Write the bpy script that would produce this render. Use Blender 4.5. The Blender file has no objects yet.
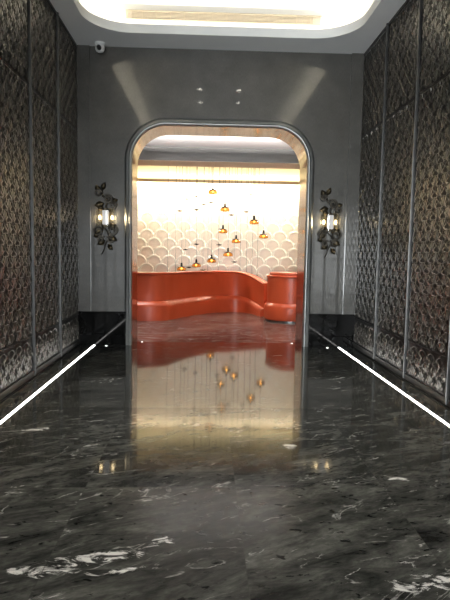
import bpy, math, random
from mathutils import Vector, Matrix
random.seed(7)
C = bpy.context.scene.collection
PI = math.pi
HW, H, UC = 2.25, 4.67, 5.17          # hall half width, soffit height, tray ceiling height
BACK = -12.0                          # entrance end of the hall
RW, LIT = 3.3, 6.3                    # inner room half width, glowing wall distance

# ------------------------------------------------------------------ materials
def newmat(name):
    m = bpy.data.materials.new(name); m.use_nodes = True
    nt = m.node_tree; nt.nodes.clear()
    out = nt.nodes.new('ShaderNodeOutputMaterial')
    b = nt.nodes.new('ShaderNodeBsdfPrincipled')
    nt.links.new(b.outputs[0], out.inputs[0])
    return m, nt, b
def N(nt, kind, **kw):
    n = nt.nodes.new(kind)
    for k, v in kw.items():
        if hasattr(n, k): setattr(n, k, v)
        else: n.inputs[k].default_value = v
    return n
def L(nt, a, b): nt.links.new(a, b)
def ramp(nt, src, stops):
    r = nt.nodes.new('ShaderNodeValToRGB'); el = r.color_ramp.elements
    while len(el) < len(stops): el.new(0.5)
    for e, (p, c) in zip(el, stops):
        e.position = p; e.color = (c if len(c) == 4 else (*c, 1)) if hasattr(c, '__len__') else (c, c, c, 1)
    L(nt, src, r.inputs[0]); return r.outputs[0]
def mathn(nt, op, a, b=None, clamp=False):
    n = nt.nodes.new('ShaderNodeMath'); n.operation = op; n.use_clamp = clamp
    for i, v in enumerate((a, b)):
        if v is None: continue
        if hasattr(v, 'links'): L(nt, v, n.inputs[i])
        else: n.inputs[i].default_value = v
    return n.outputs[0]
def mixc(nt, f, a, b, mode='MIX'):
    n = nt.nodes.new('ShaderNodeMix'); n.data_type = 'RGBA'; n.blend_type = mode
    for i, v in ((0, f), (6, a), (7, b)):
        if hasattr(v, 'links'): L(nt, v, n.inputs[i])
        else: n.inputs[i].default_value = v if i == 0 else (*v, 1)
    return n.outputs[2]
def coords(nt, scale=(1, 1, 1), rot=(0, 0, 0), loc=(0, 0, 0)):
    tc = nt.nodes.new('ShaderNodeTexCoord'); mp = nt.nodes.new('ShaderNodeMapping')
    mp.inputs['Scale'].default_value = scale; mp.inputs['Rotation'].default_value = rot; mp.inputs['Location'].default_value = loc
    L(nt, tc.outputs['Object'], mp.inputs[0]); return mp.outputs[0]
def noise(nt, vec, scale, detail=6, rough=.6, dist=0):
    n = nt.nodes.new('ShaderNodeTexNoise'); L(nt, vec, n.inputs['Vector'])
    n.inputs['Scale'].default_value = scale; n.inputs['Detail'].default_value = detail
    n.inputs['Roughness'].default_value = rough; n.inputs['Distortion'].default_value = dist
    return n.outputs['Fac']
def simple(name, col, rough=.5, metal=0, mottled=0.0, scale=4, spec=.5, bump=0):
    m, nt, b = newmat(name)
    b.inputs['Base Color'].default_value = (*col, 1); b.inputs['Roughness'].default_value = rough
    b.inputs['Metallic'].default_value = metal; b.inputs['Specular IOR Level'].default_value = spec
    if mottled:
        f = noise(nt, coords(nt), scale)
        lo = tuple(c * (1 - mottled) for c in col); hi = tuple(min(1, c * (1 + mottled)) for c in col)
        L(nt, ramp(nt, f, [(.3, lo), (.7, hi)]), b.inputs['Base Color'])
        if bump:
            bp = N(nt, 'ShaderNodeBump'); bp.inputs['Strength'].default_value = bump; bp.inputs['Distance'].default_value = .002
            L(nt, noise(nt, coords(nt), scale * 20), bp.inputs['Height']); L(nt, bp.outputs[0], b.inputs['Normal'])
    return m
def emit(name, col, s):
    m, nt, b = newmat(name); b.inputs['Base Color'].default_value = (*col, 1)
    b.inputs['Emission Color'].default_value = (*col, 1); b.inputs['Emission Strength'].default_value = s
    return m
def glass(name, col, rough=.03, ior=1.45, trans=1.0):
    m, nt, b = newmat(name); b.inputs['Base Color'].default_value = (*col, 1)
    b.inputs['Transmission Weight'].default_value = trans; b.inputs['Roughness'].default_value = rough; b.inputs['IOR'].default_value = ior
    return m

def diffuser_mat():
    m, nt, b = newmat('sand_acrylic_diffuser')
    b.inputs['Base Color'].default_value = (.62, .50, .32, 1); b.inputs['Roughness'].default_value = .5
    t = nt.nodes.new('ShaderNodeBsdfTranslucent'); t.inputs['Color'].default_value = (.10, .075, .040, 1)
    a = nt.nodes.new('ShaderNodeAddShader'); out = [n for n in nt.nodes if n.type == 'OUTPUT_MATERIAL'][0]
    L(nt, b.outputs[0], a.inputs[0]); L(nt, t.outputs[0], a.inputs[1]); L(nt, a.outputs[0], out.inputs[0]); return m
def floor_mat():
    m, nt, b = newmat('black_veined_marble')
    tc = nt.nodes.new('ShaderNodeTexCoord'); sx = nt.nodes.new('ShaderNodeSeparateXYZ'); L(nt, tc.outputs['Object'], sx.inputs[0])
    X, Y = sx.outputs[0], sx.outputs[1]
    # slabs of .96 x .893 m, joints on x = 0 and y = -5.355
    ux = mathn(nt, 'DIVIDE', X, .96); uy = mathn(nt, 'DIVIDE', mathn(nt, 'ADD', Y, 5.355), .8925)
    ix, iy = mathn(nt, 'FLOOR', ux), mathn(nt, 'FLOOR', uy)
    cell = nt.nodes.new('ShaderNodeCombineXYZ'); L(nt, ix, cell.inputs[0]); L(nt, iy, cell.inputs[1])
    wn = nt.nodes.new('ShaderNodeTexWhiteNoise'); wn.noise_dimensions = '3D'; L(nt, cell.outputs[0], wn.inputs['Vector'])
    rnd, rcol = wn.outputs['Value'], wn.outputs['Color']
    def joint(u, w):
        fr = mathn(nt, 'FRACT', u); d = mathn(nt, 'MINIMUM', fr, mathn(nt, 'SUBTRACT', 1, fr))
        return mathn(nt, 'LESS_THAN', d, w)
    jt = mathn(nt, 'MAXIMUM', joint(ux, .0022), joint(uy, .0024))
    # each slab cut from another piece of stone
    off = nt.nodes.new('ShaderNodeVectorMath'); off.operation = 'SCALE'; L(nt, rcol, off.inputs[0]); off.inputs['Scale'].default_value = 9
    add = nt.nodes.new('ShaderNodeVectorMath'); add.operation = 'ADD'; L(nt, tc.outputs['Object'], add.inputs[0]); L(nt, off.outputs[0], add.inputs[1])
    mp = nt.nodes.new('ShaderNodeMapping'); mp.inputs['Rotation'].default_value = (0, 0, math.radians(-24)); L(nt, add.outputs[0], mp.inputs[0])
    st = nt.nodes.new('ShaderNodeMapping'); st.inputs['Scale'].default_value = (1, 2.6, 1); L(nt, mp.outputs[0], st.inputs[0])
    cloud = noise(nt, st.outputs[0], 2.2, 10, .68, .6)
    fine = noise(nt, st.outputs[0], 14, 8, .7, .3)
    base = ramp(nt, cloud, [(.30, (.010, .010, .010)), (.50, (.066, .068, .063)), (.70, (.165, .168, .155))])
    base = mixc(nt, .8, base, ramp(nt, fine, [(.3, (.25, .25, .25)), (.75, (1.25, 1.25, 1.22))]), 'MULTIPLY')
    # thin white veins: ridges of a stretched noise, broken up by a second one
    v1 = noise(nt, st.outputs[0], 1.15, 5, .55, 1.6)
    ridge = mathn(nt, 'ABSOLUTE', mathn(nt, 'SUBTRACT', v1, .5))
    brk = noise(nt, st.outputs[0], 3.1, 6, .7)
    vein = mathn(nt, 'MULTIPLY', ramp(nt, ridge, [(0, .8), (.005, .4), (.013, 0.0)]), ramp(nt, brk, [(.50, 0.0), (.68, 1.0)]))
    # patches of white quartz: threshold of stretched noise inside a sparse mask
    p1 = noise(nt, st.outputs[0], 5.5, 10, .72, 1.2); p2 = noise(nt, st.outputs[0], 1.05, 2, .5)
    patch = mathn(nt, 'MULTIPLY', ramp(nt, p1, [(.575, 0.0), (.63, 1.0)]), ramp(nt, p2, [(.63, 0.0), (.70, 1.0)]))
    # the three big quartz patches near the door end
    acc = patch
    raw = nt.nodes.new('ShaderNodeMapping'); raw.inputs['Scale'].default_value = (1, 2.2, 1); raw.inputs['Rotation'].default_value = (0, 0, math.radians(-12)); L(nt, tc.outputs['Object'], raw.inputs[0])
    q = noise(nt, raw.outputs[0], 6.5, 10, .74, 1.0)
    for (cx, cy, a, bb, ang) in ((-.70, -6.14, .30, .055, 8), (-.93, -6.25, .26, .06, 6), (-.46, -6.02, .14, .06, 30), (-.62, -6.26, .20, .04, 10), (.86, -6.37, .34, .085, 10), (-1.62, -4.22, .16, .05, 8), (.46, -4.62, .07, .09, 0), (1.1, -5.22, .10, .05, -30)):
        c, s = math.cos(math.radians(ang)), math.sin(math.radians(ang))
        dx, dy = mathn(nt, 'SUBTRACT', X, cx), mathn(nt, 'SUBTRACT', Y, cy)
        ex = mathn(nt, 'DIVIDE', mathn(nt, 'ADD', mathn(nt, 'MULTIPLY', dx, c), mathn(nt, 'MULTIPLY', dy, s)), a)
        ey = mathn(nt, 'DIVIDE', mathn(nt, 'SUBTRACT', mathn(nt, 'MULTIPLY', dy, c), mathn(nt, 'MULTIPLY', dx, s)), bb)
        r2 = mathn(nt, 'ADD', mathn(nt, 'MULTIPLY', ex, ex), mathn(nt, 'MULTIPLY', ey, ey))
        k = mathn(nt, 'SUBTRACT', q, mathn(nt, 'MULTIPLY', r2, .14))
        acc = mathn(nt, 'MAXIMUM', acc, ramp(nt, k, [(.47, 0.0), (.54, 1.0)]))
    white = mathn(nt, 'MAXIMUM', vein, acc, True)
    dark = ramp(nt, noise(nt, raw.outputs[0], 9, 6, .6, .4), [(.60, 0.0), (.64, .9)])
    col = mixc(nt, dark, base, (.004, .004, .004))
    col = mixc(nt, white, col, (.78, .77, .74))
    col = mixc(nt, mathn(nt, 'MULTIPLY', jt, .7), col, (.055, .055, .05))
    L(nt, col, b.inputs['Base Color'])
    # polish differs from slab row to slab row
    row = ramp(nt, mathn(nt, 'DIVIDE', mathn(nt, 'ADD', Y, 8), 10),
               [(0, .20), (.2645, .20), (.2646, .055), (.4430, .055), (.4431, .06), (1, .05)])
    L(nt, ramp(nt, mathn(nt, 'DIVIDE', mathn(nt, 'ADD', Y, 8), 10), [(0, .07), (.2645, .07), (.2646, .20), (.4430, .20), (.4431, .68), (1, .68)]), b.inputs['Specular IOR Level'])
    rg = mathn(nt, 'ADD', row, mathn(nt, 'MULTIPLY', mathn(nt, 'ADD', mathn(nt, 'MULTIPLY', rnd, .02), mathn(nt, 'MULTIPLY', white, .12)), 1))
    L(nt, rg, b.inputs['Roughness'])
    b.inputs['IOR'].default_value = 1.62
    # slabs laid a hair out of level
    nrm = nt.nodes.new('ShaderNodeVectorMath'); nrm.operation = 'MULTIPLY_ADD'; L(nt, rcol, nrm.inputs[0])
    nrm.inputs[1].default_value = (.004, .003, 0); nrm.inputs[2].default_value = (-.002, -.0015, 1)
    nn = nt.nodes.new('ShaderNodeVectorMath'); nn.operation = 'NORMALIZE'; L(nt, nrm.outputs[0], nn.inputs[0])
    bp = N(nt, 'ShaderNodeBump'); bp.inputs['Strength'].default_value = .004; bp.inputs['Distance'].default_value = .002
    L(nt, fine, bp.inputs['Height']); L(nt, nn.outputs[0], bp.inputs['Normal']); L(nt, bp.outputs[0], b.inputs['Normal'])
    return m

def room_floor_mat():
    m, nt, b = newmat('brown_streaked_marble')
    f = noise(nt, coords(nt, (.7, 3.2, 1), (0, 0, math.radians(-6))), 2.4, 10, .7, .5)
    g = noise(nt, coords(nt, (.8, 5, 1), (0, 0, math.radians(8))), 1.6, 6, .6, 1.2)
    col = ramp(nt, f, [(.28, (.020, .017, .017)), (.5, (.060, .050, .050)), (.72, (.17, .15, .147))])
    rd = mathn(nt, 'ABSOLUTE', mathn(nt, 'SUBTRACT', g, .5))
    col = mixc(nt, ramp(nt, rd, [(0, .8), (.02, 0.0)]), col, (.45, .40, .38))
    L(nt, col, b.inputs['Base Color']); b.inputs['Roughness'].default_value = .10; b.inputs['Specular IOR Level'].default_value = .14
    return m

def wall_mat():
    m, nt, b = newmat('polished_grey_stone')
    tc = nt.nodes.new('ShaderNodeTexCoord'); sx = nt.nodes.new('ShaderNodeSeparateXYZ'); L(nt, tc.outputs['Object'], sx.inputs[0])
    vec = coords(nt, (1, 1, 1))
    f = noise(nt, vec, 3, 8, .65); g = noise(nt, coords(nt, (14, 14, 3)), 8, 5, .7)
    col = ramp(nt, f, [(.3, (.044, .042, .036)), (.7, (.076, .073, .064))])
    col = mixc(nt, .8, col, ramp(nt, g, [(.3, (.62, .62, .62)), (.7, (1.3, 1.3, 1.3))]), 'MULTIPLY')
    def joint(u, w):
        fr = mathn(nt, 'FRACT', u); d = mathn(nt, 'MINIMUM', fr, mathn(nt, 'SUBTRACT', 1, fr)); return mathn(nt, 'LESS_THAN', d, w)
    jz = joint(mathn(nt, 'DIVIDE', mathn(nt, 'SUBTRACT', sx.outputs[2], .54), 1.03), .003)
    col = mixc(nt, mathn(nt, 'MULTIPLY', jz, .45), col, (.05, .05, .047))
    L(nt, col, b.inputs['Base Color'])
    b.inputs['Roughness'].default_value = .42; b.inputs['Specular IOR Level'].default_value = .4
    b.inputs['Coat Weight'].default_value = 1; b.inputs['Coat Roughness'].default_value = .045; b.inputs['Coat IOR'].default_value = 1.5
    return m

M = {}
M['diffuser'] = diffuser_mat(); M['floor'] = floor_mat(); M['room_floor'] = room_floor_mat(); M['wall'] = wall_mat()
M['black_marble'] = simple('black_base_marble', (.004, .004, .004), .05, 0, .5, 3, .13)
M['soffit'] = simple('white_ceiling_paint', (.90, .91, .90), .6, 0, .03, 2)
M['white'] = simple('bright_white_paint', (.82, .81, .78), .6, 0, .02, 2)
M['room_white'] = simple('room_white_paint', (.90, .89, .885), .6, 0, .02, 2)
M['bronze'] = simple('dark_bronze_backing', (.030, .029, .026), .38, .85, .3, 3)
M['petal'] = simple('cast_bronze_petal', (.145, .14, .128), .30, 1, .25, 6)
M['stile'] = simple('brushed_steel_stile', (.13, .13, .127), .38, 1, .15, 9)
M['steel'] = simple('dark_brushed_steel', (.33, .335, .325), .48, 1, .12, 3)
M['lining'] = simple('champagne_metal', (.33, .285, .245), .13, 1, .10, 2)
M['red'] = simple('coral_red_lacquer', (.40, .058, .019), .36, 0, .05, 2, .4)
M['beam'] = simple('dark_taupe_beam', (.022, .020, .018), .5, 0, .1, 2)
M['scale_pink'] = simple('blush_capiz_disc', (.94, .82, .68), .4, 0, .06, 3)
M['scale_rim'] = simple('cream_disc_rim', (.93, .88, .76), .4, 0, .03, 3)
M['cream'] = simple('cream_plaster', (.86, .80, .64), .6, 0, .03, 2)
M['trough'] = simple('sand_trough_paint', (.84, .70, .55), .5, 0, .04, 2)
M['led'] = emit('white_led_diffuser', (1, .98, .95), 15)
M['cove'] = emit('warm_cove_led', (1, .92, .74), 36)
M['wall_led'] = emit('cream_wall_led', (1, .89, .68), 620)
M['added_uplight'] = emit('added_ceiling_uplight', (1, .96, .94), 4500)
M['wall_led_up'] = emit('pale_yellow_wall_led', (1, .88, .55), 45)
M['down'] = emit('downlight_lens', (1, .93, .82), 25)
M['added_down'] = emit('added_downlight_lens', (1, .95, .88), 30)
M['bulb'] = emit('warm_bulb', (1, .78, .45), 160)
M['frost'] = emit('frosted_white_glass', (.62, .61, .60), .9)
M['spot'] = emit('floor_spot_lens', (1, .97, .92), 12)
M['fil'] = emit('amber_bulb', (1, .72, .30), 16)
M['amber'] = glass('amber_glass', (1, .66, .28), .08)
M['clear'] = glass('ribbed_clear_glass', (.97, .97, .95), .04)
M['smoke'] = simple('smoked_glass_dish', (.045, .036, .028), .2, .4, .1, 4)
M['dark'] = simple('dark_antique_bronze', (.030, .026, .020), .45, .8, .35, 14)
M['leafbronze'] = simple('antique_gold_bronze', (.070, .056, .034), .42, .9, .4, 14)
M['black'] = simple('black_plastic', (.012, .012, .012), .3, 0, .1, 8)
M['cord'] = simple('dark_cord', (.06, .055, .05), .6, 0, .1, 8)
M['plastic'] = simple('white_plastic', (.72, .72, .70), .4, 0, .03, 8)
M['grille'] = simple('beige_grille', (.62, .54, .42), .5, .1, .05, 5)
M['taupe'] = simple('taupe_plaster', (.42, .38, .33), .6, 0, .05, 2)
M['concrete'] = simple('dark_entrance_stone', (.10, .10, .095), .4, 0, .15, 2)

# ------------------------------------------------------------------ mesh builder
class MB:
    def __init__(s): s.v = []; s.f = []; s.m = []
    def add(s, vs, fs, mi=0):
        o = len(s.v); s.v += [tuple(v) for v in vs]
        for f in fs: s.f.append(tuple(i + o for i in f)); s.m.append(mi)
        return s
    def box(s, x0, x1, y0, y1, z0, z1, mi=0):
        return s.add([(x, y, z) for x in (x0, x1) for y in (y0, y1) for z in (z0, z1)],
                     [(0, 1, 3, 2), (4, 6, 7, 5), (0, 4, 5, 1), (2, 3, 7, 6), (0, 2, 6, 4), (1, 5, 7, 3)], mi)
    def lathe(s, prof, n=16, c=(0, 0, 0), mi=0, mat=None):      # prof: (r, z) list
        vs = []; fs = []
        for r, z in prof:
            for k in range(n):
                a = 2 * PI * k / n; vs.append(Vector((r * math.cos(a), r * math.sin(a), z)))
        for i in range(len(prof) - 1):
            for k in range(n):
                k2 = (k + 1) % n; fs.append((i * n + k, i * n + k2, (i + 1) * n + k2, (i + 1) * n + k))
        if prof[0][0] > 1e-5: fs.append(tuple(range(n - 1, -1, -1)))
        if prof[-1][0] > 1e-5: fs.append(tuple((len(prof) - 1) * n + k for k in range(n)))
        if mat is not None: vs = [mat @ v for v in vs]
        return s.add([(v[0] + c[0], v[1] + c[1], v[2] + c[2]) for v in vs], fs, mi)
    def tube(s, pts, r, n=8, mi=0, r1=None):
        pts = [Vector(p) for p in pts]; vs = []; fs = []; m = len(pts)
        ref = Vector((0, 1, 0.123)).normalized()
        for i, p in enumerate(pts):
            t = (pts[min(i + 1, m - 1)] - pts[max(i - 1, 0)]).normalized()
            u = t.cross(ref)
            if u.length < 1e-3: u = t.cross(Vector((1, 0, 0)))
            u.normalize(); w = t.cross(u)
            rr = r if r1 is None else r + (r1 - r) * i / (m - 1)
            for k in range(n):
                a = 2 * PI * k / n; vs.append(p + u * rr * math.cos(a) + w * rr * math.sin(a))
        for i in range(m - 1):
            for k in range(n):
                k2 = (k + 1) % n; fs.append((i * n + k, (i + 1) * n + k, (i + 1) * n + k2, i * n + k2))
        fs.append(tuple(range(n))); fs.append(tuple((m - 1) * n + k for k in range(n - 1, -1, -1)))
        return s.add(vs, fs, mi)
    def sweep(s, rows, mi=0, closed=True, cap=True):           # rows of equal point counts
        n = len(rows[0]); vs = [p for r in rows for p in r]; fs = []
        kk = n if closed else n - 1
        for i in range(len(rows) - 1):
            for k in range(kk):
                k2 = (k + 1) % n; fs.append((i * n + k, i * n + k2, (i + 1) * n + k2, (i + 1) * n + k))
        if cap and closed: fs.append(tuple(range(n - 1, -1, -1))); fs.append(tuple((len(rows) - 1) * n + k for k in range(n)))
        return s.add(vs, fs, mi)
    def build(s, name, mats, parent=None, smooth=None, flip=False):
        me = bpy.data.meshes.new(name); me.from_pydata(s.v, [], s.f)
        if not isinstance(mats, (list, tuple)): mats = [mats]
        for m in mats: me.materials.append(m)
        me.polygons.foreach_set('material_index', s.m)
        import bmesh
        bm = bmesh.new(); bm.from_mesh(me); bmesh.ops.recalc_face_normals(bm, faces=bm.faces)
        bm.to_mesh(me); bm.free()
        if smooth:
            me.polygons.foreach_set('use_smooth', [True] * len(me.polygons)); me.set_sharp_from_angle(angle=math.radians(smooth))
        o = bpy.data.objects.new(name, me); C.objects.link(o)
        if parent: o.parent = parent
        return o
def tag(o, label, cat, group=None):
    o['label'] = label; o['category'] = cat
    if group: o['group'] = group
    return o
def thing(name, label, cat, loc=(0, 0, 0), group=None):
    o = bpy.data.objects.new(name, None); C.objects.link(o); o.location = loc; o.empty_display_size = .1
    return tag(o, label, cat, group)
def struct(name, mb, mats, smooth=None, parent=None, **kw):
    o = mb.build(name, mats, parent, smooth)
    if parent is None: o['kind'] = 'structure'
    return o
def bevel(o, w=.004, seg=2):
    md = o.modifiers.new('edge_bevel', 'BEVEL'); md.width = w; md.segments = seg; md.limit_method = 'ANGLE'; md.angle_limit = math.radians(40); return o
def copy_tree(o, parent=None):
    c = o.copy(); C.objects.link(c)
    if parent: c.parent = parent
    for ch in list(o.children): copy_tree(ch, c)
    return c

# ------------------------------------------------------------------ curve helpers
def arch(hw, top, r, n=14, z0=0.0):                            # outline of a round-shouldered opening, left foot to right foot
    p = [(-hw, z0), (-hw, z0 + (top - r - z0) * .5)]
    p += [(-hw + r - r * math.cos(a), top - r + r * math.sin(a)) for a in [PI / 2 * k / n for k in range(n + 1)]]
    p += [(0, top)] if False else []
    p += [(hw - r + r * math.sin(a), top - r + r * math.cos(a)) for a in [PI / 2 * k / n for k in range(n + 1)]]
    p += [(hw, z0 + (top - r - z0) * .5), (hw, z0)]
    return p
def rrect(x0, x1, y0, y1, r, n=10):                            # rounded rectangle, counter-clockwise
    p = []
    for cx, cy, a0 in ((x1 - r, y0 + r, -PI / 2), (x1 - r, y1 - r, 0), (x0 + r, y1 - r, PI / 2), (x0 + r, y0 + r, PI)):
        p += [(cx + r * math.cos(a0 + PI / 2 * k / n), cy + r * math.sin(a0 + PI / 2 * k / n)) for k in range(n + 1)]
    return p
def catmull(P, n=10):
    P = [Vector(p) for p in P]; out = []
    for i in range(len(P) - 1):
        a, b, c, d = P[max(i - 1, 0)], P[i], P[i + 1], P[min(i + 2, len(P) - 1)]
        for k in range(n):
            t = k / n
            out.append(.5 * ((2 * b) + (c - a) * t + (2 * a - 5 * b + 4 * c - d) * t * t + (3 * b - a - 3 * c + d) * t ** 3))
    out.append(P[-1]); return out

# ------------------------------------------------------------------ the shell of the hall
struct('floor', MB().box(-3.5, 3.5, BACK - .2, .30, -.12, 0), M['floor'])
struct('floor_room', MB().box(-3.5, 3.5, .303, LIT + .4, -.12, 0), M['room_floor'])

def wall_with_arch(name, y0, y1, hw, top, r, xw, zt, mat):
    mb = MB(); A = arch(hw, top, r)
    outer = []
    for x, z in A:                                             # matching points on the outer rectangle
        if z <= top - r and x < 0: outer.append((-xw, z))
        elif z <= top - r: outer.append((xw, z))
        else:
            a = math.atan2(z - (top - r), x) ; dx, dz = math.cos(a), math.sin(a)
            t = min((xw / abs(dx)) if abs(dx) > 1e-6 else 1e9, (zt - (top - r)) / dz)
            outer.append((dx * t, top - r + dz * t))
    n = len(A)
    # insert the two top corners so that the rectangle stays square
    for y, rev in ((y0, False), (y1, True)):
        vs = [(x, y, z) for x, z in A] + [(x, y, z) for x, z in outer]
        fs = [(i, i + 1, n + i + 1, n + i) for i in range(n - 1)]
        o = len(vs); vs += [(-xw, y, zt), (xw, y, zt)]
        for i in range(n - 1):
            (xa, za), (xb, zb) = outer[i], outer[i + 1]
            if abs(xa + xw) < 1e-6 and abs(zb - zt) < 1e-6 and za < zt - 1e-6: fs.append((n + i, n + i + 1, o))
            if abs(za - zt) < 1e-6 and abs(xb - xw) < 1e-6 and zb < zt - 1e-6: fs.append((n + i, n + i + 1, o + 1))
        mb.add(vs, fs)
    vs = [(x, y, z) for x, z in A for y in (y0, y1)]
    mb.add(vs, [(2 * i, 2 * i + 2, 2 * i + 3, 2 * i + 1) for i in range(n - 1)])
    return mb
struct('wall_front', wall_with_arch('w', 0, .60, 1.45, 3.55, .60, HW + 1.2, H + .6, M['wall']), M['wall'])
struct('wall_left', MB().box(-HW - .2, -HW - .05, BACK, 0, 0, H), M['concrete'])
struct('wall_right', MB().box(HW + .05, HW + .2, BACK, 0, 0, H), M['concrete'])
# entrance end, with an unseen open doorway for the added daylight lamp
eb = MB(); E0, E1, ET = -1.9, .7, 3.0
eb.box(-HW - .2, E0, BACK - .2, BACK, 0, H); eb.box(E1, HW + .2, BACK - .2, BACK, 0, H); eb.box(E0, E1, BACK - .2, BACK, ET, H)
struct('wall_entrance', eb, M['concrete'])

# pilaster strips and the black marble base at the far wall
struct('trim_1', MB().box(-HW - .05, -2.05, -.035, 0, .54, H), M['wall'])
struct('trim_2', MB().box(2.05, HW + .05, -.035, 0, .54, H), M['wall'])
for nm, x0, x1 in (('baseboard_left', -HW - .05, -1.47), ('baseboard_right', 1.47, HW + .05)):
    b_ = MB().box(x0, x1, -.045, 0, .18, .54); b_.box(x0, x1, -.040, 0, 0, .172); b_.box(x0, x1, -.03, 0, .172, .18)
    bevel(struct(nm, b_, M['black_marble']), .003, 1)

# ------------------------------------------------------------------ ceiling: soffit ring, tray, cove
HX, HY0, HY1, HR = 1.93, -11.2, -.56, .62
def ring(inner, z, X0, X1, Y0, Y1):
    outer = []
    for x, y in inner:
        cx, cy = (x - 0) / HX, (y - (HY0 + HY1) / 2) / ((HY1 - HY0) / 2)
        s_ = 1 / max(abs(cx), abs(cy)); ox, oy = cx * s_, cy * s_
        outer.append((X0 + (ox + 1) / 2 * (X1 - X0), Y0 + (oy + 1) / 2 * (Y1 - Y0), z))
    return [(x, y, z) for x, y in inner], outer
I1 = rrect(-HX, HX, HY0, HY1, HR)
I1b = rrect(-HX - .07, HX + .07, HY0 - .07, HY1 + .07, HR + .07)
I2 = rrect(-HX - .22, HX + .22, HY0 - .22, HY1 + .22, HR + .2)
ins, outs = ring(I1, H, -HW - .2, HW + .2, BACK - .2, 0)
cb = MB(); n_ = len(I1)
def loop(mb, a, b_, mi=0):
    n = len(a); mb.add(list(a) + list(b_), [(i, (i + 1) % n, n + (i + 1) % n, n + i) for i in range(n)], mi)
loop(cb, ins, outs, 0)
loop(cb, ins, [(x, y, H + .13) for x, y in I1], 0)                     # riser
loop(cb, [(x, y, H + .13) for x, y in I1], [(x, y, H + .13) for x, y in I1b], 0)
loop(cb, [(x, y, H + .13) for x, y in I1b], [(x, y, H + .05) for x, y in I1b], 1)
loop(cb, [(x, y, H + .05) for x, y in I1b], [(x, y, H + .05) for x, y in I2], 1)
loop(cb, [(x, y, H + .05) for x, y in I2], [(x, y, UC) for x, y in I2], 1)
o_ = len(cb.v); cb.add([(x, y, UC) for x, y in I2], [tuple(range(n_))], 1)
# corner squares of the soffit out to the walls
cl = struct('ceiling', cb, [M['soffit'], M['white']], 35)
lb = MB()                                                              # LED rope lying in the cove
J0 = rrect(-HX - .11, HX + .11, HY0 - .11, HY1 + .11, HR + .1); J1 = rrect(-HX - .15, HX + .15, HY0 - .15, HY1 + .15, HR + .14)
A0 = [(x, y, H + .052) for x, y in J0]; A1 = [(x, y, H + .052) for x, y in J1]; A2 = [(x, y, H + .075) for x, y in J1]; A3 = [(x, y, H + .075) for x, y in J0]
for a, b_ in ((A0, A1), (A1, A2), (A2, A3), (A3, A0)): loop(lb, a, b_)
tag(lb.build('cove_light', M['cove']), 'warm white light strip glowing inside the ceiling tray cove', 'light strip')

# linear air grille on the far side of the cove
v = thing('ceiling_vent', 'long beige slatted air grille on the upright side of the ceiling tray', 'vent', (.06, HY1 + .22, 5.01))
fb = MB()
for x0, x1, z0, z1 in ((-1.5, 1.5, .055, .07), (-1.5, 1.5, -.07, -.055), (-1.5, -1.47, -.055, .055), (1.47, 1.5, -.055, .055)): fb.box(x0, x1, -.018, 0, z0, z1)
fb.build('frame', M['grille'], v)
gb = MB()
for k in range(6): gb.box(-1.47, 1.47, -.014, -.004, -.050 + k * .018, -.042 + k * .018)
for k in range(1, 14): gb.box(-1.47 + k * .21 - .004, -1.47 + k * .21 + .004, -.016, -.002, -.055, .055)
gb.build('slats', M['grille'], v)
MB().box(-1.47, 1.47, -.002, 0, -.055, .055).build('backing', M['taupe'], v)

# downlights and sprinkler on the tray ceiling
def downlight(x, y, z, label, group, lens, power, ang=75):
    d = thing('ceiling_downlight', label, 'downlight', (x, y, z), group)
    MB().lathe([(.075, 0), (.075, -.012), (.058, -.016), (.052, -.004), (.052, 0)], 20).build('trim_ring', M['plastic'], d, 40)
    MB().lathe([(.051, -.002), (.051, -.006)], 20).build('lens', lens, d)
    l = bpy.data.lights.new('downlight_beam', 'SPOT'); l.energy = power; l.spot_size = math.radians(ang); l.spot_blend = .6; l.shadow_soft_size = .04; l.color = (1, .93, .84)
    lo = bpy.data.objects.new('beam', l); C.objects.link(lo); lo.parent = d; lo.location = (0, 0, -.03)
    return d
for i, (x, y, lab) in enumerate(((-.39, -3.7, 'nearer left'), (.49, -3.7, 'nearer right'), (-.39, -4.75, 'farther left'), (.53, -4.7, 'farther right'))):
    downlight(x, y, UC, 'small round downlight, ' + {0: 'left one of the pair deeper in the ceiling tray', 1: 'right one of the pair deeper in the ceiling tray', 2: 'left one of the pair towards the entrance', 3: 'right one of the pair towards the entrance'}[i], 'ceiling tray downlights', M['down'], 120)
s = thing('sprinkler', 'small dark sprinkler head hanging from the ceiling tray above the grille', 'sprinkler', (.88, -.95, UC))
MB().lathe([(.045, 0), (.045, -.006), (.014, -.012), (.012, -.05), (.006, -.06)], 14).build('body', M['dark'], s, 40)
MB().lathe([(.034, -.072), (.036, -.076), (.006, -.080)], 14).build('deflector', M['dark'], s, 40)
MB().tube([(.012, 0, -.045), (.020, 0, -.062), (.008, 0, -.074)], .003, 6).tube([(-.012, 0, -.045), (-.020, 0, -.062), (-.008, 0, -.074)], .003, 6).build('arm', M['dark'], s)

# security camera at the left end of the soffit
s = thing('security_camera', 'small white dome security camera under the soffit by the left corner', 'camera', (-1.865, -.14, H + .003)); s.scale = (1.25, 1.25, 1.2)
MB().lathe([(.062, 0), (.062, -.03), (.056, -.036)], 20).build('base', M['plastic'], s, 40)
MB().lathe([(.052, -.034), (.058, -.06), (.056, -.085), (.044, -.108), (.022, -.120), (0.0, -.122)], 20).build('body', M['plastic'], s, 40)
MB().lathe([(.028, 0), (.028, .034), (.022, .05), (0, .054)], 16, mat=Matrix.Translation((0, -.036, -.082)) @ Matrix.Rotation(math.radians(80), 4, 'X')).build('lens', M['black'], s, 40)

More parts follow.
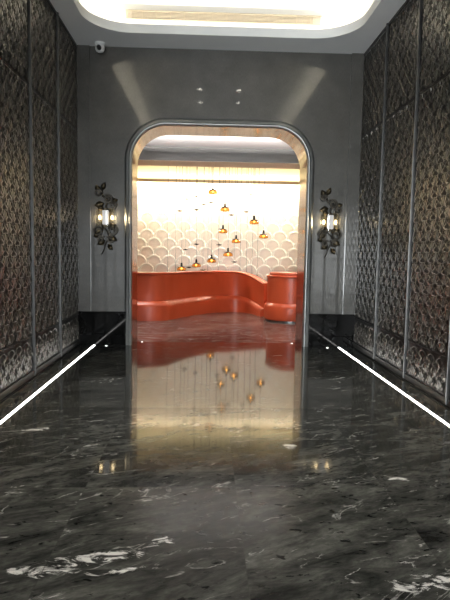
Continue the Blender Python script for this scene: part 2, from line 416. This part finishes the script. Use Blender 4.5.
# ------------------------------------------------------------------ bronze screen panels along both walls
def petal_panel(L_, z0, z1, seed):
    mb = MB(); P = L_ / 5; R = P / 2
    rows = int((z1 - z0) / R) + 2
    rnd = random.Random(seed)
    def petal(cy, cz, ang, ln, w):
        d = (math.sin(ang), math.cos(ang)); t = (math.cos(ang), -math.sin(ang)); ks = ((0, .05), (.22, .66), (.5, 1), (.8, .74), (1, .05))
        vs = []; bad = False                                    # flat-topped petals with bevelled edges
        for s_, ww in ks:
            for sg, hh in ((-1, .002), (-.62, .0105), (.62, .0105), (1, .002)):
                y = cy + d[0] * (s_ * ln + .012) + t[0] * ww * w * sg; z = cz + d[1] * (s_ * ln + .012) + t[1] * ww * w * sg
                if y < .036 or y > L_ - .003 or z < z0 or z > z1: bad = True
                vs.append((hh if .1 < ww else .002, y, z))
        if bad: return
        fs = []
        for i in range(4):
            a, b_ = i * 4, (i + 1) * 4
            fs += [(a + q, a + q + 1, b_ + q + 1, b_ + q) for q in range(3)]
        mb.add(vs, fs)
    for r in range(-1, rows):
        cz = z0 + r * R
        for c in range(-1, 12):
            cy = c * P + (R if r % 2 else 0)
            if cy < -P or cy > L_ + P: continue
            for ang, ln, w in ((0, R * 1.72, R * .20), (.5, R * 1.42, R * .16), (-.5, R * 1.42, R * .16), (1.02, R * .98, R * .15), (-1.02, R * .98, R * .15)):
                petal(cy, cz, ang, ln, w)
            # raised scallop rib round each fan
            pts = []
            for k in range(9):
                a = -PI / 2 + PI * k / 8; y = cy + R * .97 * math.sin(a); z = cz + R * .97 * math.cos(a) + R * .05
                if .040 < y < L_ - .008 and z0 < z < z1: pts.append((.009, y, z))
            if len(pts) > 2 and abs(pts[0][1] - pts[-1][1]) > R * .6: mb.tube(pts, .006, 4)
    return mb
PL = 1.165
ORD = ['next to the far wall', 'second from the far wall', 'third from the far wall', 'fourth from the far wall']
proto = {}
for side, sg in (('left', -1), ('right', 1)):
    for i in range(5):
        y0 = -(i + 1) * PL - .01
        if i == 4 and False: continue
        t = thing('screen_panel', f'tall dark bronze fan-pattern screen on the {side} wall, {ORD[i] if i < 4 else "fifth from the far wall"}', 'wall panel',
                  (sg * HW, y0, 0), 'bronze fan-pattern screens along the hall')
        b_ = MB(); b_.box(.0, .045, 0, PL - .001, .0, H)
        bk = b_.build('backing', M['bronze'], t)
        lt = None
        for z0, z1 in ((.10, .485), (.505, 3.375), (3.395, H - .05)):
            q_ = petal_panel(PL, z0, z1, 1)
            if lt is None: lt = q_
            else: lt.add(q_.v, q_.f)
        lo = lt.build('fan_lattice', M['petal'], t)
        sv = MB(); sv.box(-.038, 0, .003, .027, .02, H - .004); bevel(sv.build('stile', M['stile'], t), .004, 2)
        for dx, za, zb in ((.022, .02, .085), (.012, .487, .503), (.012, 3.377, 3.393), (.018, H - .045, H - .004)):
            bevel(MB().box(-dx, 0, .033, PL, za, zb).build('rail', M['bronze'], t), .003, 1)
        for o in (bk, lo):
            pass
        # orient: local -x faces the hall on the right side, +x on the left side
        if sg > 0:
            lo.scale = (-1, 1, 1); lo.location = (0, 0, 0)
        else:
            bk.location = (-.045, 0, 0); lo.location = (0, 0, 0)
            for ch in t.children:
                if ch.name.startswith(('stile', 'rail')): ch.scale = (-1, 1, 1)
# plain wall beyond the panels, towards the entrance
for nm, x0, x1 in (('trim_3', -HW - .05, -HW + .0), ('trim_4', HW, HW + .05)):
    struct(nm, MB().box(x0, x1, BACK, -5 * PL - .03, .02, H), M['bronze'])

# ------------------------------------------------------------------ light lines in the floor
for side, sg in (('left', -1), ('right', 1)):
    mb = MB().box(sg * 1.98 - .0115, sg * 1.98 + .0115, BACK + .3, -.10, .0005, .004)
    tag(mb.build('floor_light_strip', M['led']), f'thin white light line set in the black floor along the {side} wall', 'light strip', 'floor light lines')
def floor_spot(x, y, label, rz=0, power=1.5):
    t = thing('floor_spotlight', label, 'floor light', (x, y, 0), 'recessed floor spots')
    MB().lathe([(.026, .0005), (.026, .004), (.020, .005), (.018, .002), (.018, .0005)], 18).build('rim', M['stile'], t, 40)
    MB().lathe([(.0175, .0006), (.0175, .003)], 18).build('lens', M['spot'], t)
for x, y, lab in ((-1.78, -.16, 'tiny round floor spotlight below the left wall sconce'), (1.78, -.15, 'tiny round floor spotlight below the right wall sconce'),
                  (-1.26, .26, 'tiny round floor spotlight inside the left foot of the archway'), (1.27, .26, 'tiny round floor spotlight inside the right foot of the archway')):
    floor_spot(x, y, lab)

# ------------------------------------------------------------------ the round-shouldered steel portal
pt = thing('archway_surround', 'polished steel surround with rounded top corners framing the wide opening', 'archway', (0, 0, 0))
def arch_sweep(profile, closed=True):
    """profile: (offset outward from the 1.39 m inner line, y)"""
    rows_by = []
    base = (1.39, 3.49, .54)
    cols = [[(x, y, z) for x, z in arch(base[0] + d, base[1] + d, base[2] + d)] for d, y in profile]
    return [[c[i] for c in cols] for i in range(len(cols[0]))]
fr = [(.0, -.005), (.0, -.075), (.010, -.088), (.028, -.092), (.040, -.084), (.046, -.066), (.055, -.060), (.080, -.060), (.090, -.054), (.098, -.04), (.112, -.034), (.118, -.026), (.118, .0)]
MB().sweep(arch_sweep(fr)).build('outer_frame', M['steel'], pt, 40)
MB().sweep(arch_sweep([(.0, -.005), (.0, .66), (.055, .66), (.055, -.005)])).build('inner_lining', M['lining'], pt, 40)

# ------------------------------------------------------------------ inner room
struct('wall_room_left', MB().box(-RW - .15, -RW, .6, LIT + .3, 0, 5.2), M['taupe'])
struct('wall_room_right', MB().box(RW, RW + .15, .6, LIT + .3, 0, 5.2), M['taupe'])
cb2 = MB(); cb2.box(-RW, RW, .66, 3.28, 3.80, 3.9); struct('ceiling_room_front', cb2, M['room_white'])
struct('ceiling_room_back', MB().box(-RW, RW, 4.0, LIT + .3, 5.0, 5.1), M['cream'])
struct('ceiling_beam', MB().box(-RW, RW, 3.28, 3.34, 3.505, 5.0).box(-RW, RW, 3.28, 4.0, 3.50, 3.505, 1).box(-RW, RW, 3.34, 4.0, 3.505, 5.0, 1), [M['beam'], M['trough']])
struct('wall_glowing', MB().box(-RW, RW, LIT, LIT + .3, 0, 5.0), M['cream'])
# overlapping blush discs covering the glowing wall, one thing
pn = thing('scallop_wall_panel', 'wall-wide panel of overlapping cream and blush scallop discs glowing behind the pendants', 'wall panel', (0, LIT, 0))
sc = MB(); R_ = .205; RZ = .235
for r in range(0, 14):
    z = .30 + r * RZ
    for c in range(-8, 9):
        x = c * 2 * R_ + (R_ if r % 2 else 0)
        if abs(x) > RW - R_: continue
        if z > 3.22: continue
        n = 24; tilt = .05
        def pt_(rad, a, dy): 
            px, pz = rad * math.cos(a), rad * math.sin(a)
            return (x + px, -.012 - (pz + R_) * tilt * .5 - dy * .6, z + pz)
        ring0 = [pt_(R_, 2 * PI * k / n, .0) for k in range(n)]; ring1 = [pt_(R_ * .98, 2 * PI * k / n, .007) for k in range(n)]
        ring2 = [pt_(R_ * .80, 2 * PI * k / n, .008) for k in range(n)]; ring3 = [pt_(R_ * .78, 2 * PI * k / n, .004) for k in range(n)]
        vs = ring0 + ring1 + ring2 + ring3
        fs = [tuple(q * n + i for i in (0,)) for q in ()]
        for q in range(3):
            fs += [(q * n + k, q * n + (k + 1) % n, (q + 1) * n + (k + 1) % n, (q + 1) * n + k) for k in range(n)]
        sc.add(vs, fs, 1); sc.add(ring3, [tuple(range(n))], 0)
sc.build('scallop_discs', [M['scale_pink'], M['scale_rim']], pn, 30)
tr = MB(); tr.box(-RW, RW, -.16, -.145, 3.41, 3.49); tr.box(-RW, RW, -.16, 0, 3.405, 3.41)
# light trough across the top of the scallop wall
tt = struct('trim_6', MB().box(-RW, RW, LIT - .20, LIT - .185, 3.395, 3.50).box(-RW, RW, LIT - .185, LIT, 3.445, 3.455, 1), [M['diffuser'], M['trough']])
wl = MB().box(-RW + .02, RW - .02, LIT - .165, LIT - .12, 3.425, 3.444); MB().box(-RW + .02, RW - .02, LIT - .165, LIT - .12, 3.456, 3.475).build('light_tube', M['wall_led_up'], tt)
wl.build('light_tube', M['wall_led'], tt)

cvt = struct('added_light_ledge', MB().box(-RW, RW, .60, .94, 3.605, 3.62).box(-RW, RW, .925, .94, 3.62, 3.64), M['room_white'])  # unseen ledge and light tube, added to brighten the white room ceiling
MB().box(-RW + .05, RW - .05, .82, .90, 3.621, 3.638).build('light_tube', M['added_uplight'], cvt)

# ------------------------------------------------------------------ red counter and drum
ctr = thing('reception_counter', 'long curved coral-red counter with stepped base sweeping across below the scallop wall', 'counter', (-1.06, 3.3, 0))
path = catmull([Vector(p) for p in ((-3.2, 3.00, 1.06), (-2.4, 3.03, 1.06), (-1.75, 3.07, 1.06), (-1.34, 3.10, 1.06), (-1.10, 3.22, 1.06), (-.95, 3.48, 1.06), (-.78, 3.82, 1.06), (-.52, 4.26, 1.06), (-.16, 4.72, 1.06),
                (.22, 5.04, 1.06), (.58, 5.15, 1.05), (.84, 5.00, .99), (1.02, 4.62, .90), (1.17, 4.17, .80))], 8)
def counter_rows(profile):
    rows = []
    for i, p in enumerate(path):
        t = path[min(i + 1, len(path) - 1)] - path[max(i - 1, 0)]
        nx, ny = t.y, -t.x; l_ = math.hypot(nx, ny); nx, ny = nx / l_, ny / l_    # towards the viewer
        top = p.z; led = .37 - (1.06 - top) * .88
        rows.append([(p.x + nx * d + 1.06, p.y + ny * d - 3.3, z(top, led)) for d, z in profile])
    return rows
base_prof = [(.05, lambda t, l: 0), (.05, lambda t, l: l - .07), (.046, lambda t, l: l - .035), (.03, lambda t, l: l - .01), (.0, lambda t, l: l + .03), (-.03, lambda t, l: l + .06), (-.05, lambda t, l: l + .06), (-.05, lambda t, l: 0)]
body_prof = [(-.05, lambda t, l: 0), (-.04, lambda t, l: l + .05), (-.035, lambda t, l: t - .08), (-.02, lambda t, l: t - .045), (-.012, lambda t, l: t - .035), (-.15, lambda t, l: t - .035), (-.15, lambda t, l: 0)]
cap_prof = [(-.02, lambda t, l: t - .04), (.0, lambda t, l: t - .03), (.002, lambda t, l: t - .012), (-.012, lambda t, l: t), (-.16, lambda t, l: t), (-.16, lambda t, l: t - .04)]
MB().sweep(counter_rows(body_prof)).build('front', M['red'], ctr, 50)
MB().sweep(counter_rows(base_prof)).build('base', M['red'], ctr, 50)
MB().sweep(counter_rows(cap_prof)).build('countertop', M['red'], ctr, 50)

dr = thing('drum_counter', 'round coral-red drum counter beside the right foot of the archway', 'counter', (1.77, 3.56, 0))
MB().lathe([(.54, .03), (.615, .035), (.62, .05), (.62, .30), (.612, .345), (.585, .385), (.565, .41), (.50, .43)], 64).build('base', M['red'], dr, 50)
MB().lathe([(.50, .40), (.555, .41), (.555, .98), (.575, .99), (.58, 1.0), (.578, 1.025), (.565, 1.035), (.40, 1.036)], 64).build('front', M['red'], dr, 50)
MB().lathe([(.44, 1.03), (.50, 1.032), (.505, 1.04), (.505, 1.085), (.495, 1.095), (.0, 1.097)], 64).build('countertop', M['red'], dr, 50)
MB().lathe([(.50, .0), (.57, .002), (.57, .034), (.50, .036)], 64).build('kick_plate', M['stile'], dr, 50)

# ------------------------------------------------------------------ pendants
CT = 5.0
def cord(parent, drop):
    return MB().tube([(0, 0, .155), (0, 0, drop)], .0045, 6).build('cord', M['cord'], parent)
amb = [(-0.05, 5.05, 3.05), (0.28, 5.5, 2.66), (1.03, 5.25, 2.33), (1.32, 5.6, 1.98), (0.25, 5.9, 2.11), (0.61, 5.9, 1.85), (0.36, 5.0, 1.49), (-0.05, 5.85, 1.31), (-0.46, 5.9, 1.18), (-0.86, 5.9, 1.08)]
alab = ['highest amber glass pendant lamp on a long thin cord', 'second highest amber glass pendant lamp, below and right of the topmost',
        'amber pendant lamp right of the middle, upper of the two rightmost', 'rightmost amber pendant lamp over the sloping end of the red counter',
        'amber pendant lamp left of the middle, straight under the second highest', 'amber pendant lamp at mid height, third from the right',
        'amber pendant lamp over the counter bend, fourth from the right', 'amber pendant lamp just above the counter, third from the left',
        'low amber pendant lamp almost touching the counter edge, second from the left', 'lowest amber pendant lamp, leftmost, half hidden by the red counter']
ap = None
for (x, y, z), lab in zip(amb, alab):
    if ap is None:
        t = thing('pendant_lamp', lab, 'pendant lamp', (x, y, z), 'amber glass pendants')
        MB().lathe([(.0, .165), (.010, .163), (.026, .15), (.028, .085), (.034, .078), (.034, .062), (.02, .06)], 14).build('socket', M['dark'], t, 40)
        MB().lathe([(.0, .058), (.112, .052), (.116, .048), (.112, .045), (.0, .046)], 24).build('disc', M['dark'], t, 40)
        MB().lathe([(.035, .044), (.085, .036), (.118, .008), (.128, -.028), (.112, -.058), (.060, -.066), (.030, -.050), (.0, -.046), (.0, -.040), (.032, -.043), (.060, -.058), (.106, -.052), (.120, -.027), (.111, .006), (.080, .029), (.035, .037)], 24).build('lamp_shade', M['amber'], t, 60)
        MB().lathe([(.0, .03), (.02, .02), (.022, .0), (.012, -.02), (0, -.024)], 12).build('bulb', M['fil'], t, 60)
        ap = t; cord(t, CT - z)
    else:
        t = ap.copy(); C.objects.link(t)
        for ch in list(ap.children):
            if ch.name.startswith('cord'): continue
            c = ch.copy(); C.objects.link(c); c.parent = t
        cord(t, CT - z)
        t.location = (x, y, z); t['label'] = lab
dish = [(-0.7, 5.0, 2.85), (-0.47, 5.0, 2.91), (-0.46, 5.3, 2.61), (-0.89, 5.15, 2.56), (-0.27, 5.4, 2.75), (-0.09, 5.45, 2.81), (0.44, 5.25, 2.49), (0.84, 5.55, 2.6), (0.91, 5.0, 2.99), (-0.46, 5.55, 1.73), (-0.74, 5.4, 1.59), (0.13, 5.25, 1.72), (0.55, 5.6, 1.28), (-0.65, 5.6, 1.12), (-0.28, 5.6, 1.06)]
dlab = ['small smoked dish left of the highest amber lamp, the outer of two at its level', 'small smoked dish just left of the highest amber lamp, about level with it',
        'small smoked dish on a cord, straight below another left of the highest amber lamp', 'leftmost of the small smoked dishes high on the glowing wall',
        'small smoked dish on a cord, below and just left of the highest amber lamp', 'small smoked dish hanging just under the highest amber lamp',
        'small smoked dish just right of and below the second highest amber lamp', 'small smoked dish above and left of the upper right amber lamp',
        'topmost small smoked dish on the right, level with the highest amber lamp', 'small smoked dish hanging straight above the second amber lamp from the left',
        'small smoked dish left of and above the second amber lamp from the left', 'small tilted smoked dish left of the middle amber lamps',
        'small smoked dish low above the counter, right of all low amber lamps', 'small smoked dish just above the counter between the two leftmost amber lamps', 'lowest small smoked dish, just above the counter left of the third amber lamp']
d0 = None
for k, ((x, y, z), lab) in enumerate(zip(dish, dlab)):
    if d0 is None:
        t = thing('pendant_dish', lab, 'pendant', (x, y, z), 'small smoked dishes on cords')
        MB().lathe([(.0, -.020), (.025, -.018), (.06, -.004), (.078, .014), (.072, .016), (.055, .002), (.022, -.011), (.0, -.012)], 18).build('dish', M['smoke'], t, 50)
        MB().lathe([(0, .02), (.008, .018), (.010, -.012), (0, -.014)], 10).build('stopper', M['dark'], t, 50)
        d0 = t
    else:
        t = d0.copy(); C.objects.link(t)
        for ch in list(d0.children):
            if ch.name.startswith('cord'): continue
            c = ch.copy(); C.objects.link(c); c.parent = t
        t.location = (x, y, z); t['label'] = lab
    MB().tube([(0, 0, .012), (0, 0, CT - z)], .003, 6).build('cord', M['cord'], t)
wires = [(-1.23, 5.8, 0.9), (-1.01, 5.7, 0.91), (-0.15, 5.6, 0.93), (0.13, 5.7, 0.93), (0.72, 5.75, 0.93), (0.9, 5.85, 0.93), (1.03, 5.6, 0.94), (1.2, 5.9, 0.93)]
for (x, y, z), lab in zip(wires, ('leftmost thin pendant cord dropping behind the red counter', 'second thin pendant cord from the left dropping behind the red counter', 'thin bare cord dropping behind the counter beside the third low amber lamp',
        'thin bare cord passing just left of the middle amber lamps down behind the counter', 'thin bare cord dropping behind the counter bend, first of the four bunched together', 'thin bare cord dropping behind the counter bend, second of the four bunched together',
        'thin bare cord dropping behind the counter bend, third of the four bunched together', 'thin bare cord dropping behind the counter bend, last of the four bunched together')):
    o = MB().tube([(0, 0, 0), (0, 0, CT - z)], .0045, 6).lathe([(0, -.03), (.012, -.028), (.014, .0), (0, .002)], 8).build('hanging_wire', M['cord'])
    o.location = (x, y, z); tag(o, lab, 'wire', 'bare hanging wires')

# ------------------------------------------------------------------ wall sconces
def spiral(cx, cz, r, turns, a0, y0=-.05, sgn=1, n=22):
    pts = []
    for k in range(n + 1):
        t_ = k / n; a = a0 + sgn * turns * 2 * PI * t_; rr = r * (1 - .75 * t_)
        pts.append((cx + rr * math.cos(a), y0 - .03 * t_, cz + rr * math.sin(a)))
    return pts
def leaf(mb, cx, cz, ang, ln, w, y0=-.05, mi=0):
    d = (math.cos(ang), math.sin(ang)); t_ = (-d[1], d[0]); rows = []
    for s_, ww in ((0, .12), (.2, .75), (.45, 1), (.7, .75), (.9, .3), (1, .05)):
        c = (cx + d[0] * s_ * ln, cz + d[1] * s_ * ln); yy = y0 - .045 * math.sin(s_ * 2.6)
        r_ = []
        for q, dy in ((-1, .018), (-.5, .0), (0, -.008), (.5, .0), (1, .018)):
            r_.append((c[0] + t_[0] * q * ww * w, yy + dy, c[1] + t_[1] * q * ww * w))
        for q, dy in ((1, .026), (.5, .008), (0, .0), (-.5, .008), (-1, .026)):
            r_.append((c[0] + t_[0] * q * ww * w, yy + dy, c[1] + t_[1] * q * ww * w))
        rows.append(r_)
    mb.sweep(rows, mi); return mb
sct = thing('wall_sconce', 'bronze vine wall sconce with a lit glass shade, left of the archway', 'wall lamp', (-1.80, 0, 2.04), 'vine wall sconces')
MB().box(-.085, .085, -.02, 0, -.15, .15).build('back_plate', M['leafbronze'], sct)
stem = catmull([(-.06, -.03, .44), (-.05, -.05, .34), (.03, -.06, .27), (.0, -.05, .17), (.05, -.03, .08), (-.02, -.03, -.02), (-.05, -.04, -.13), (.02, -.06, -.22), (.04, -.05, -.32), (-.01, -.05, -.42), (-.03, -.045, -.50), (-.07, -.03, -.58)], 6)
MB().tube(stem, .015, 8, r1=.008).build('stem', M['dark'], sct, 60)
# curls and leaves of the vine
for (cx, cz, r, tn, a0, sgn) in ((-.115, .375, .055, 1.3, .2, 1), (.035, .285, .075, 1.5, 2.2, -1), (.115, .195, .062, 1.4, 2.0, -1), (-.115, -.215, .085, 1.5, .8, 1), (.105, -.205, .092, 1.5, 2.4, -1), (.075, -.345, .066, 1.4, 2.6, -1), (-.075, -.345, .055, 1.3, .6, 1)):
    mb = MB(); pts = spiral(cx, cz, r, tn, a0, -.05, sgn); rows = []
    for i, p in enumerate(pts):                                 # curled ribbon petals, standing out from the wall
        c = Vector((cx, p[1], cz)); d = (Vector(p) - c); d.normalize(); th = .014; w = .034 * (1 - .4 * i / len(pts))
        P_ = Vector(p); yv = Vector((0, 1, 0))
        rows.append([P_ + d * th + yv * w, P_ + d * th - yv * w, P_ - d * th - yv * w, P_ - d * th + yv * w])
    mb.sweep(rows); mb.build('curl', M['dark'], sct, 50)
for (cx, cz, a, ln, w) in ((-.10, .40, 2.0, .12, .045), (-.06, .43, 1.15, .13, .04), (-.03, .22, 3.4, .15, .05), (.08, .24, .4, .12, .045), (-.05, -.15, 3.9, .17, .055), (.03, -.17, .35, .15, .05), (-.10, -.27, 3.4, .10, .045), (.03, -.30, -.4, .16, .055), (-.02, -.36, 3.7, .13, .05), (.03, -.42, -.9, .12, .04), (-.03, .12, 2.7, .11, .04)):
    leaf(MB(), cx, cz, a, ln, w).build('leaf', M['leafbronze'], sct, 50)
gl = MB(); rows = []
for z in (-.125, .125):
    pass
ns = 20; out_, in_ = [], []
for k in range(ns + 1):
    a = PI + PI * k / ns; rb = .004 * (1 if k % 2 else 0)
    out_.append((.150 * math.cos(a) * 1.0, (.095 + rb) * math.sin(a) - .055)); in_.append((.140 * math.cos(a), .084 * math.sin(a) - .055))
lp = out_ + in_[::-1]
gl.sweep([[(x, y, -.13) for x, y in lp], [(x, y, .13) for x, y in lp]])
gl.build('glass_shade', M['clear'], sct, 50)
MB().lathe([(.0, -.112), (.045, -.110), (.05, -.10), (.05, .10), (.045, .110), (0, .112)], 16, (0, -.078, 0)).build('frosted_core', M['frost'], sct, 50)
for sx_ in (-1, 1):
    MB().lathe([(0, -.035), (.014, -.03), (.020, 0), (.014, .03), (0, .038)], 12, (sx_ * .095, -.045, 0)).build('bulb', M['bulb'], sct, 60)
sc2 = copy_tree(sct); sc2.location = (1.78, 0, 2.03); sc2['label'] = 'bronze vine wall sconce with a lit glass shade, right of the archway'

# ------------------------------------------------------------------ lamps added in the inner room and at the unseen entrance
for i, x in enumerate((-1.75, 1.75)):
    downlight(x, 1.9, 3.80, 'small round downlight added in the white ceiling just past the archway, ' + ('left one of the two', 'right one of the two')[i], 'added inner room downlights', M['added_down'], 320, 56)  # unseen spots added to light the two ends of the red counter
a = bpy.data.lights.new('added_entrance_daylight', 'AREA'); a.shape = 'RECTANGLE'; a.size = E1 - E0; a.size_y = ET; a.energy = 110; a.spread = math.radians(55); a.color = (.92, .97, 1)  # area lamp added behind the camera as fill, aimed towards the right side
ao = bpy.data.objects.new('added_entrance_daylight', a); C.objects.link(ao); ao.location = ((E0 + E1) / 2, BACK - .25, ET / 2); ao.rotation_euler = (math.radians(92), 0, math.radians(-10))
w = bpy.data.worlds.new('world'); bpy.context.scene.world = w; w.use_nodes = True
w.node_tree.nodes['Background'].inputs[0].default_value = (.80, .88, 1, 1); w.node_tree.nodes['Background'].inputs[1].default_value = .6

# ------------------------------------------------------------------ camera
cam = bpy.data.cameras.new('camera'); co = bpy.data.objects.new('camera', cam); C.objects.link(co)
D_, f_, p_, y_, r_ = 8.6859, 536.0038, .0863, -.0375, .0161
cy, sy = math.cos(y_), math.sin(y_); cp, sp = math.cos(p_), math.sin(p_); cr, sr = math.cos(r_), math.sin(r_)
rt = Vector((cy, sy, 0)); fw = Vector((-sy, cy, 0)); up = Vector((0, 0, 1))
fw, up = fw * cp - up * sp, up * cp + fw * sp
rt, up = rt * cr + up * sr, up * cr - rt * sr
co.matrix_world = Matrix(((rt.x, up.x, -fw.x, -.2134), (rt.y, up.y, -fw.y, -D_), (rt.z, up.z, -fw.z, 1.5), (0, 0, 0, 1)))
cam.sensor_fit = 'VERTICAL'; cam.sensor_height = 36; cam.sensor_width = 27; cam.lens = f_ / 600 * 36; cam.clip_end = 60
sc_ = bpy.context.scene; sc_.camera = co
sc_.view_settings.view_transform = 'Standard'; sc_.view_settings.look = 'None'; sc_.view_settings.gamma = 1; sc_.view_settings.use_curve_mapping = False
sc_.view_settings.exposure = 0.1
sc_.cycles.max_bounces = 10; sc_.cycles.caustics_refractive = False; sc_.cycles.caustics_reflective = False; sc_.cycles.sample_clamp_indirect = 4
